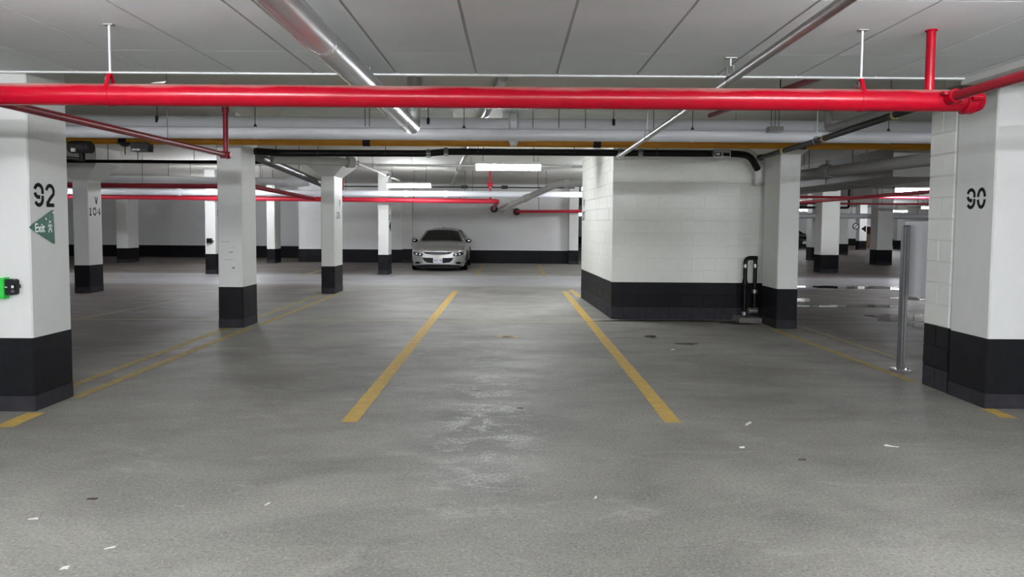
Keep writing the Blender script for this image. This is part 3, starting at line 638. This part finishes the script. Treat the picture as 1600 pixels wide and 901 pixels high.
# ------------------------------------------------------------------ signs and fittings
t = empty('exit_sign', (-3.99, 6.05, 1.40), 'green triangular exit sign pointing left on column 92', 'sign')
ox = -3.995
def rounded(poly, r=.02, n=4):
    out = []
    for i, p in enumerate(poly):
        p = Vector(p); a = Vector(poly[i-1]); b = Vector(poly[(i+1) % len(poly)]); p0 = p+(a-p).normalized()*r; p1 = p+(b-p).normalized()*r
        for k in range(n+1):
            q = k/n; v = p0*(1-q)**2+p*2*q*(1-q)+p1*q*q; out.append((v.x, v.y))
    return out
tri = rounded([(5.82, 1.545), (6.145, 1.395), (6.135, 1.70)], .018)
MB().prism(tri, (ox, 0, 0), Y1, Z1, X1, .004).build('plate', 'sign_green', t)
for y, z in ((6.03, 1.615), (6.122, 1.672)): MB().tube([(ox+.004, y, z), (ox+.008, y, z)], .008, 10).build('screw', 'chrome', t)
fo = ox+.0045
def txt(s, size, o, parent, name, material, sx=1., weight=.0):
    cu = bpy.data.curves.new(name, 'FONT'); cu.body = s; cu.size = size; cu.offset = weight; cu.extrude = .0004
    ob = bpy.data.objects.new(name, cu); COL.objects.link(ob)
    me = bpy.data.meshes.new_from_object(ob); bpy.data.objects.remove(ob)
    me.materials.clear(); me.materials.append(MATS[material])
    return me
me = txt('Exit', .105, None, None, 'lettering', 'sign_white', weight=.002)
o = bpy.data.objects.new('lettering', me); COL.objects.link(o); o.parent = t
o.matrix_local = Matrix.Translation(Vector((fo+.0005, 5.888, 1.505))-wloc(t)) @ Matrix(((0, 0, 1, 0), (.78, 0, 0, 0), (0, 1.0, 0, 0), (0, 0, 0, 1)))
wm = MB(); P = lambda a, b: (6.085+a*.1, 1.50+b*.1)
for st, wd in (([(0.02, .78), (.0, .42)], .020), ([(.0, .45), (-.14, .2), (-.22, .0)], .013), ([(.0, .45), (.14, .24), (.2, .02)], .013), ([(.02, .76), (-.18, .62), (-.26, .46)], .010), ([(.02, .76), (.18, .66), (.24, .48)], .010)):
    wm.ribbon([P(*q) for q in st], wd, (fo, 0, 0), Y1, Z1, X1, .0006)
wm.prism([(P(0, 0)[0]+.010*math.cos(a*math.pi/5), P(0, .93)[1]+.010*math.sin(a*math.pi/5)) for a in range(10)], (fo, 0, 0), Y1, Z1, X1, .0006)
wm.build('walking_figure', 'sign_white', t, smooth=False)

t = empty('strapped_lock', (-4.16, 5.78, .96), 'black lock box with a bright green strap on the front of column 92', 'lock')
MB().prism(rounded([(-4.178, .985), (-4.10, .985), (-4.098, 1.115), (-4.178, 1.12)], .02), (0, 5.84, 0), X1, Z1, -Y1, .06).build('body', 'plastic_black', t)
MB().prism(rounded([(-4.12, 1.035), (-4.075, 1.04), (-4.075, 1.075), (-4.12, 1.078)], .01), (0, 5.82, 0), X1, Z1, -Y1, .03).build('latch', 'plastic_black', t)
MB().box(-4.122, -4.104, 5.776, 5.781, 1.045, 1.066).build('label_plate', 'paper', t)
MB().ring((-4.113, 5.778, 1.018), Y1, .009, .003).build('keyhole_ring', 'steel_box', t)
MB().box(-4.175, -4.158, 5.776, 5.78, 1.047, 1.056).build('indicator', 'paper', t)
MB().prism([(-4.36, .95), (-4.182, .955), (-4.178, 1.13), (-4.23, 1.125), (-4.36, 1.12)], (0, 5.84, 0), X1, Z1, -Y1, .07).build('strap', 'strap_green', t)
t = empty('socket_box', (-9.27, 21.58, 1.0), 'small black socket box on the column behind the scuffed one', 'socket')
MB().box(-9.35, -9.2, 21.53, 21.6, .95, 1.1).build('box', 'plastic_black', t); MB().tube([(-9.2, 21.56, 1.02), (-9.15, 21.56, 1.02)], .02, 8).build('plug', 'dark_box', t)

# steel post with grey screen panel
t = empty('screen_post', (4.33, 7.8, 0), 'grey steel post holding a pale screen panel beside column 90', 'post')
MB().box(4.305, 4.375, 7.75, 7.80, .02, 1.62).build('post', 'post_steel', t)
MB().box(4.318, 4.330, 7.74, 7.752, .06, 1.60).box(4.350, 4.362, 7.74, 7.752, .06, 1.60).build('flange_rib', 'galv', t)
MB().box(4.26, 4.42, 7.70, 7.86, 0, .02).build('base_plate', 'steel_box', t)
for dx, dy in ((-.055, -.05), (.055, -.05)): MB().tube([(4.34+dx, 7.78+dy, .02), (4.34+dx, 7.78+dy, .04)], .01, 6).build('anchor_bolt', 'rod_steel', t)
MB().box(4.385, 4.41, 7.14, 7.86, .84, 1.66).build('screen_panel', 'panel_grey', t)

# distant signs
t = empty('round_sign', (22.9, 47, 1.5), 'round white sign with a dark rim hanging deep in the right bays', 'sign')
MB().tube([(22.9, 47.0, 1.62), (22.9, 47.03, 1.62)], .21, 24).build('rim', 'stencil', t); MB().tube([(22.9, 46.985, 1.62), (22.9, 47.0, 1.62)], .16, 24).build('face', 'sign_white', t)
MB().obox((22.9, 46.98, 1.62), (.7, 0, .7), Y1, (-.7, 0, .7), .16, .004, .02).build('bar', 'stencil', t); rod(t, 22.9, 47.02, 1.82, SLAB, .012, 'rod_dark')
t = empty('exit_light', (3.12, 33, 2.0), 'small glowing teal exit light left of the block shaft', 'sign')
MB().box(2.85, 3.35, 33, 33.08, 1.98, 2.2).build('housing', 'housing', t); MB().box(2.88, 3.32, 32.985, 33, 2.0, 2.18).build('face', 'exit_glow', t); rod(t, 3.1, 33.04, 2.2, SLAB, .012)

# ------------------------------------------------------------------ painted lines on the floor
def line(label, x0, y0, x1, y1, wd, m, z=.0025, group='yellow stall lines'):
    d = Vector((x1-x0, y1-y0)); n = Vector((-d.y, d.x)).normalized()*wd/2; N_ = max(2, int(d.length/.12)); mb = MB(); rnd = random.Random(label)
    L_, R_ = [], []
    for i in range(N_+1):
        p = Vector((x0, y0))+d*i/N_; j = rnd.uniform(-.004, .004); k = rnd.uniform(-.004, .004)
        L_.append((p.x+n.x*(1+j/wd*2), p.y+n.y*(1+j/wd*2), z)); R_.append((p.x-n.x*(1+k/wd*2), p.y-n.y*(1+k/wd*2), z))
    K = len(L_); mb.add(L_+R_, [(i, i+1, K+i+1, K+i) if False else (K+i, K+i+1, i+1, i) for i in range(K-1)])
    o = mb.build('parking_line', m, smooth=False); tag(o, label, 'floor marking', group); return o
line('bold yellow stall line left of the picture centre', -1.30, 5.58, -1.335, 16.7, .135, 'line_yellow')
line('bold yellow stall line right of the picture centre, ending by the shaft', 1.32, 5.64, 1.265, 16.8, .135, 'line_yellow')
line('inner yellow line of the double pair, from column 92 to the scuffed column', -3.95, 6.3, -3.98, 10.7, .115, 'line_faded')
line('outer yellow line of the double pair, from column 92 to the scuffed column', -4.27, 6.4, -4.30, 10.6, .105, 'line_faded')
line('inner yellow line of the double pair, beyond the scuffed column', -3.93, 10.9, -3.93, 15.9, .115, 'line_faded')
line('outer yellow line of the double pair, beyond the scuffed column', -4.30, 11.2, -4.26, 15.8, .105, 'line_faded')
line('stub of yellow line poking out before column 92', -3.93, 5.38, -3.96, 5.80, .15, 'line_yellow')
line('short yellow line end peeping out under column 90', 4.20, 5.85, 4.21, 6.15, .13, 'line_yellow')
line('worn yellow line from the shaft column to the foot of the steel post', 4.06, 10.9, 4.17, 7.2, .10, 'line_faded')
line('ghost of an old line right of the shaft column', 4.62, 11.1, 4.70, 8.4, .07, 'line_thin')
line('short yellow line touching the far corner of the shaft', 1.50, 15.45, 1.45, 17.2, .12, 'line_yellow')
line('thin pale line crossing the stalls at their heads', -4.0, 11.49, 1.72, 11.53, .035, 'line_thin')
line('thin pale line crossing the left bay behind column 92', -8.2, 11.42, -4.5, 11.48, .03, 'line_thin')
line('thin slanting pale line in the left bay', -7.08, 11.5, -6.75, 14.5, .04, 'line_thin')
line('faded stall line right of the silver car', -1.1, 21.9, -1.15, 28, .10, 'line_faded')
line('faded stall line on the floor before the blank back wall', 1.0, 21.6, 1.08, 28, .10, 'line_faded')
line('faded stall line left of the column before the back wall', -6.35, 21.0, -6.55, 27.5, .10, 'line_faded')
line('yellow line across the far left bay behind column V 104', -12.7, 19.95, -11.2, 20.05, .13, 'line_yellow')

# ------------------------------------------------------------------ damp marks, puddles, litter
def blob(name, label, cat, cx, cy, rx, ry, m, z=.002, n=40, rough=.35, seed=1, group=None):
    r = random.Random(seed); ph = [r.uniform(0, 6.28) for _ in range(6)]; mb = MB(); P = [(cx, cy, z)]
    for i in range(n):
        a = 2*math.pi*i/n; k = 1+rough*(.5*math.sin(2*a+ph[0])+.35*math.sin(3*a+ph[1])+.25*math.sin(5*a+ph[2])+.18*math.sin(8*a+ph[3])+.1*math.sin(13*a+ph[4]))
        P.append((cx+rx*k*math.cos(a), cy+ry*k*math.sin(a), z))
    mb.add(P, [(0, 1+i, 1+(i+1) % n) for i in range(n)]); o = mb.build(name, m, smooth=False); tag(o, label, cat, group); return o
blob('damp_stain', 'long damp stain along the foot of the block shaft', 'stain', 2.75, 11.72, 1.0, .14, 'damp', seed=3, rough=.5)
blob('damp_stain', 'dark damp patch before the standpipe pad', 'stain', 3.72, 11.5, .30, .17, 'damp', z=.003, seed=5)
blob('damp_stain', 'small round dark spot right of the stall, nearest the shaft base', 'stain', 2.0, 10.05, .10, .10, 'damp', seed=6)
blob('damp_stain', 'small dark spot on the floor right of the right stall line', 'stain', 2.37, 9.45, .14, .09, 'damp', seed=8)
blob('damp_stain', 'brownish drip spot in the middle of the stall', 'stain', -.08, 9.95, .15, .13, 'line_faded', seed=9)
blob('damp_stain', 'tiny dark core of the drip spot in mid-stall', 'stain', -.06, 9.92, .08, .06, 'damp', z=.003, seed=10)
for i, (x, y, rx, ry, lb) in enumerate(((6.1, 15.2, .55, .3, 'shiny puddle just right of the shaft column'), (6.9, 14.1, .9, .3, 'long thin puddle in the right bay'), (7.0, 12.4, .75, .45, 'bright puddle left of the steel post'), (6.75, 11.4, .45, .3, 'nearest puddle, right behind the steel post'), (9.2, 15.7, .8, .35, 'puddle seen under the grey screen panel'), (8.6, 18.5, 1.4, .5, 'wide wet film in the right drive lane'))):
    blob('puddle', lb, 'puddle', x, y, rx, ry, 'water', seed=20+i, rough=.55, group='puddles in the right bay')
LIT = [(1.92, 5.62, .11, .025, .9, 'torn white paper scrap right of the stall line end'), (2.78, 5.06, .10, .012, 2.8, 'thin white strip of paper at right foreground'), (-2.05, 3.17, .04, .03, .3, 'pale crumb of rubbish at the bottom left corner'),
       (-2.56, 3.70, .05, .008, .1, 'white sliver on the left foreground floor'), (-1.38, 3.92, .04, .008, 1.0, 'white splinter on the floor left of centre'), (.5, 4.05, .025, .012, 1.1, 'white chip on the floor below the right stall line'),
       (-1.96, 3.37, .05, .008, .5, 'pale twig near the bottom left'), (1.67, 5.01, .04, .03, .2, 'small white crumb left of the torn scrap'), (2.08, 9.0, .05, .04, .0, 'white flake right of the right stall line, farther off')]
for x, y, a, b, th, lb in LIT:
    c_, s_ = math.cos(th), math.sin(th); mb = MB(); pts = [(-a, -b), (-.2*a, -b*.6), (a*.7, -b), (a, b*.4), (.1*a, b), (-.8*a, b*.7)]
    pl = [(x+(p*c_-q*s_)*.5, y+(p*s_+q*c_)*.5) for p, q in pts]
    mb.prism(pl, (0, 0, .001), X1, Y1, Z1, .004); mb.v[8] += Vector((0, 0, .006)); mb.v[9] += Vector((0, 0, .004))
    o = mb.build('litter_scrap', 'paper', smooth=False); tag(o, lb, 'litter', 'litter on the floor')
for x, y, lb in ((-2.41, 3.98, 'dark curled leaf bit on the left foreground floor'), (.08, 6.05, 'dark speck of grit in the middle of the stall'), (2.0, 4.75, 'dark crumb at right foreground')):
    mb = MB(); mb.prism([(x-.03, y-.005), (x+.02, y-.01), (x+.03, y+.008), (x-.02, y+.006)], (0, 0, .001), X1, Y1, Z1, .005)
    o = mb.build('litter_scrap', 'leaf_dark', smooth=False); tag(o, lb, 'litter', 'litter on the floor')

# ------------------------------------------------------------------ the parked sedan (nose at y=0, facing -y)
NOSE = [(0, -.0), (.45, .0), (.66, .035), (.80, .10), (.88, .20), (.92, .40), (.93, .9)]
def nose(x):
    x = abs(x)
    for (a, ya), (b, yb) in zip(NOSE, NOSE[1:]):
        if x <= b: return ya+(yb-ya)*(x-a)/(b-a)
    return .9
def make_car(label, paint, loc, rz):
    t = empty('car', (0, 0, 0), label, 'car')
    st = [  # y, then (x,z) half section from sill to top centre
     (.00, .20, .40, .46, .45, .455, .40, .44, .60, .40, .68), (.035, .18, .60, .66, .655, .66, .60, .60, .66, .52, .72), (.10, .17, .74, .80, .80, .80, .72, .72, .70, .60, .77),
     (.20, .17, .80, .88, .885, .88, .66, .80, .74, .66, .82), (.45, .17, .82, .915, .92, .91, .70, .84, .82, .70, .88), (.9, .17, .83, .925, .93, .92, .76, .87, .88, .74, .95),
     (1.35, .17, .83, .925, .93, .925, .82, .88, .92, .78, 1.0), (2.2, .17, .83, .925, .93, .925, .84, .88, .95, .78, .99), (3.2, .17, .83, .925, .93, .925, .86, .88, .97, .78, 1.01),
     (4.0, .18, .82, .92, .925, .92, .88, .87, 1.0, .76, 1.06), (4.55, .20, .78, .88, .89, .885, .86, .82, 1.02, .70, 1.07), (4.82, .24, .70, .80, .82, .81, .84, .74, .98, .60, 1.04), (4.90, .28, .6, .68, .70, .69, .80, .62, .92, .5, .98)]
    mb = MB(); rings = []
    for (y, zb, wb, w1, w2, w3, z3, w4, z4, w5, z5) in st:
        half = [(0, zb), (wb, zb), (w1, zb+.12), (w2, .48), (w3, z3 if z3 > .5 else .56), (w4, z4), (w5, z5-.015), (w5*.5, z5), (0, z5+.008)]
        ring = [(x, y, z) for x, z in half]+[(-x, y, z) for x, z in half[-2:0:-1]]
        k = len(mb.v); mb.v += [Vector(p) for p in ring]; rings.append([k+i for i in range(len(ring))])
    for A, B in zip(rings, rings[1:]):
        n = len(A)
        for i in range(n): mb.f.append((A[i], A[(i+1) % n], B[(i+1) % n], B[i]))
    mb.f.append(tuple(reversed(rings[0]))); mb.f.append(tuple(rings[-1]))
    mb.f = [tuple(reversed(f)) for f in mb.f]
    body = mb.build('body', paint, t)
    # roof and glass house
    roof = MB(); R_ = [(2.05, 1.375, .55), (2.4, 1.43, .565), (2.9, 1.45, .565), (3.4, 1.41, .55), (3.65, 1.365, .53)]; rows = []
    for y, z, wd in R_:
        row = []
        for i in range(9):
            a = -1+i/4; row.append(len(roof.v)); roof.v.append(Vector((wd*a, y+.03*a*a*(1 if y < 2.6 else -1), z-.045*a*a-(.03 if abs(a) == 1 else 0))))
        rows.append(row)
    for A, B in zip(rows, rows[1:]):
        for i in range(8): roof.f.append((A[i], A[i+1], B[i+1], B[i]))
    roof.build('roof', paint, t)
    def patch(c00, c10, c11, c01, bulge, nu=8, nv=4):
        m = MB(); c00, c10, c11, c01 = map(Vector, (c00, c10, c11, c01)); nrm = (c10-c00).cross(c01-c00).normalized()
        for j in range(nv+1):
            for i in range(nu+1):
                u, v = i/nu, j/nv; p = (c00*(1-u)+c10*u)*(1-v)+(c01*(1-u)+c11*u)*v; m.v.append(p+nrm*bulge*(4*u*(1-u)))
        for j in range(nv):
            for i in range(nu): a = j*(nu+1)+i; m.f.append((a, a+1, a+nu+2, a+nu+1))
        return m
    patch((-.72, 1.34, .95), (.72, 1.34, .95), (.54, 2.08, 1.335), (-.54, 2.08, 1.335), .05).build('windshield', 'car_glass', t)
    patch((.66, 4.25, 1.04), (-.66, 4.25, 1.04), (-.52, 3.62, 1.325), (.52, 3.62, 1.325), .04).build('rear_window', 'car_glass', t)
    for s in (-1, 1):
        for ya, yb, ta, tb in ((1.5, 2.62, 2.12, 2.6), (2.7, 3.95, 2.68, 3.55)):
            q = [(s*.80, ya, .96), (s*.80, yb, .98), (s*.575, tb, 1.33), (s*.575, ta, 1.33)]
            if s < 0: q = [q[1], q[0], q[3], q[2]]
            patch(*q, .02).build('side_window', 'car_glass', t)
        MB().tube([(s*.78, 1.32, .955), (s*.56, 2.06, 1.345)], .032, 8).build('windshield_pillar', paint, t)
        MB().tube([(s*.80, 2.66, .97), (s*.575, 2.64, 1.34)], .03, 8).build('door_pillar', 'car_black', t)
        MB().tube([(s*.74, 4.15, 1.03), (s*.55, 3.6, 1.34)], .06, 8).build('rear_pillar', paint, t)
        m = MB().tube([(s*.86, 1.62, .985), (s*.91, 1.60, .99), (s*1.01, 1.60, .995), (s*1.045, 1.61, 1.0)], [.03, .062, .066, .03], 12)
        mm = m.build('mirror', 'car_black', t); MB().tube([(s*.93, 1.555, 1.0), (s*1.01, 1.555, 1.0)], .034, 10).build('mirror_cap', 'chrome', mm)
        for y in (.93, 3.78):
            wh = MB().tube([(s*.69, y, .335), (s*.70, y, .335), (s*.90, y, .335), (s*.92, y, .335)], [.30, .335, .335, .30], 28).build('wheel', 'rubber', t)
            MB().tube([(s*.915, y, .335), (s*.925, y, .335)], .215, 24).build('rim', 'alloy', wh)
            MB().tube([(s*.905, y, .345), (s*.936, y, .345)], .385, 28).ring((s*.93, y, .345), X1, .375, .012).build('wheel_arch', 'car_black', t)
    # face of the car: patches that follow the nose
    def face(poly_top, poly_bot, eps, name, m, parent=t, zl=0):
        mb = MB(); n = len(poly_top)
        for (x, z), (x2, z2) in zip(poly_top, poly_bot):
            mb.v += [Vector((x, nose(x)-eps+max(0, z-.5)*.10, z)), Vector((x2, nose(x2)-eps+max(0, z2-.5)*.10, z2)), Vector((x, nose(x)+.05, z)), Vector((x2, nose(x2)+.05, z2))]
        for i in range(n-1):
            a = 4*i; b = a+4; mb.f += [(a, a+1, b+1, b), (a, b, b+2, a+2), (a+1, a+3, b+3, b+1)]
        mb.f += [(0, 2, 3, 1), (4*n-4, 4*n-3, 4*n-1, 4*n-2)]
        return mb.build(name, m, parent)
    xs = [-.46+.115*i for i in range(9)]
    face([(x, .640+.012*(x/.46)**2) for x in xs], [(x, .560+.055*(x/.46)**4) for x in xs], .075, 'upper_grille', 'car_black')
    face([(x, .595) for x in xs[1:-1]], [(x, .580) for x in xs[1:-1]], .080, 'grille_strip', 'alloy')
    face([(x, .535-.015*(1-(x/.5)**2)) for x in [-.5, -.3, -.1, .1, .3, .5]], [(x, .475-.01*(1-(x/.5)**2)) for x in [-.5, -.3, -.1, .1, .3, .5]], .04, 'bumper_bar', paint)
    face([(-.52, .46), (-.4, .455), (-.2, .45), (0, .45), (.2, .45), (.4, .455), (.52, .46)], [(-.46, .36), (-.4, .31), (-.2, .28), (0, .275), (.2, .28), (.4, .31), (.46, .36)], .035, 'lower_grille', 'car_black')
    for z in (.425, .385, .345): face([(x, z+.006) for x in (-.44, -.2, 0, .2, .44)], [(x, z-.006) for x in (-.44, -.2, 0, .2, .44)], .040, 'grille_strip', 'dark_box')
    face([(-.75, .20), (-.4, .235), (0, .24), (.4, .235), (.75, .20)], [(-.72, .10), (-.4, .10), (0, .10), (.4, .10), (.72, .10)], .03, 'lower_intake', 'car_black')
    for s in (-1, 1):
        hx = [s*v for v in (.50, .62, .74, .84)]; hz = [(.585, .53), (.62, .515), (.65, .53), (.665, .57)]
        hl = face([(x, a) for x, (a, b) in zip(hx, hz)], [(x, b) for x, (a, b) in zip(hx, hz)], .03, 'headlight', 'lamp_glass')
        for x, z in ((s*.60, .57), (s*.72, .585)): MB().tube([(x, nose(x)-.045, z), (x, nose(x)-.02, z)], .03, 12).build('bulb', 'lamp_bright', hl)
        face([(s*.58, .315), (s*.70, .325), (s*.78, .31)], [(s*.62, .255), (s*.70, .25), (s*.76, .265)], .03, 'fog_lamp', 'car_black')
        face([(s*.80, .27), (s*.86, .35), (s*.89, .36)], [(s*.80, .19), (s*.85, .19), (s*.88, .2)], .02, 'bumper_corner', 'chrome')
    MB().prism([(-.09, -.02), (-.035, -.022), (-.03, -.035), (.03, -.035), (.035, -.022), (.10, -.02), (.09, .02), (.035, .022), (.03, .035), (-.03, .035), (-.035, .022), (-.10, .02)], (0, -.045, .505), X1*.7, Z1*.7, -Y1, .008).build('emblem', 'gold', t)
    pl = MB().box(-.155, .155, -.055, -.045, .29, .455).build('licence_plate', 'plate_white', t)
    for i, ch in enumerate('0500 702'):
        if ch == ' ': continue
        m_ = MB()
        for g_ in GL[ch]: m_.ribbon([(a*.07, b*.075) for a, b in g_], .012, (-.135+i*.034, -.0555, .335), X1, Z1, -Y1, .001)
        m_.build('plate_character', 'plate_blue', pl, smooth=False)
    MB().tube([(.0, 2.3, 1.38), (0, 2.34, 1.50)], .008, 6).build('roof_antenna', 'car_black', t)
    MB().box(-.8, .8, .25, 4.6, .14, .22).build('underbody', 'car_black', t)
    for x in (-.72, .72): MB().tube([(x*.98, 1.2, .62), (x*.98, 1.21, .62)], .01, 6).build('clip', 'car_black', t)
    t.location = loc; t.rotation_euler.z = rz
    return t
make_car('silver sedan parked nose-out against the back wall', 'car_paint', (-2.48, 23.55, 0), math.radians(1.2))
make_car('dark car parked far off, seen past the block shaft column', 'car_dark', (21.7, 52.3, 0), math.radians(8))

# ------------------------------------------------------------------ storage things deep in the right bays
t = empty('storage_shelf', (24.6, 54.5, 0), 'brown storage shelf stacked with cartons deep in the right bays', 'shelf')
for s in (-1, 1): MB().box(24.6+s*.95-.04, 24.6+s*.95+.04, 54.0, 55.0, 0, 1.5).build('side', 'wood_brown', t)
for z in (.1, .72, 1.4): MB().box(23.65, 25.55, 54.0, 55.0, z, z+.06).build('board', 'wood_brown', t)
MB().box(23.65, 25.55, 54.95, 55.0, .1, 1.5).build('back', 'wood_brown', t)
for i, (x, z, w_, h_, m_) in enumerate(((23.75, .16, .7, .45, 'card_tan'), (24.6, .16, .8, .5, 'card_tan'), (23.8, .78, .8, .5, 'wood_brown'), (24.75, .78, .7, .42, 'maroon'))):
    b = MB().box(x, x+w_, 54.05, 54.7, z, z+h_).build('carton', m_); tag(b, ('tan carton low on the distant shelf, left', 'tan carton low on the distant shelf, right', 'brown carton high on the distant shelf, left', 'maroon carton high on the distant shelf, right')[i], 'box', 'cartons on the distant shelf')
    MB().box(x+w_*.45, x+w_*.55, 54.045, 54.05, z, z+h_).build('tape', 'paper', b)
t = empty('tall_cabinet', (27.2, 54, 0), 'tan cabinet with a maroon top, between distant columns', 'cabinet')
MB().box(26.6, 27.8, 53.6, 54.3, 0, 1.05).build('body', 'card_tan', t); MB().box(26.75, 27.8, 53.65, 54.3, 1.05, 1.6).build('upper_box', 'maroon', t)
for x in (26.63, 27.22): MB().box(x, x+.55, 53.585, 53.6, .1, 1.0).build('door', 'card_tan', t)
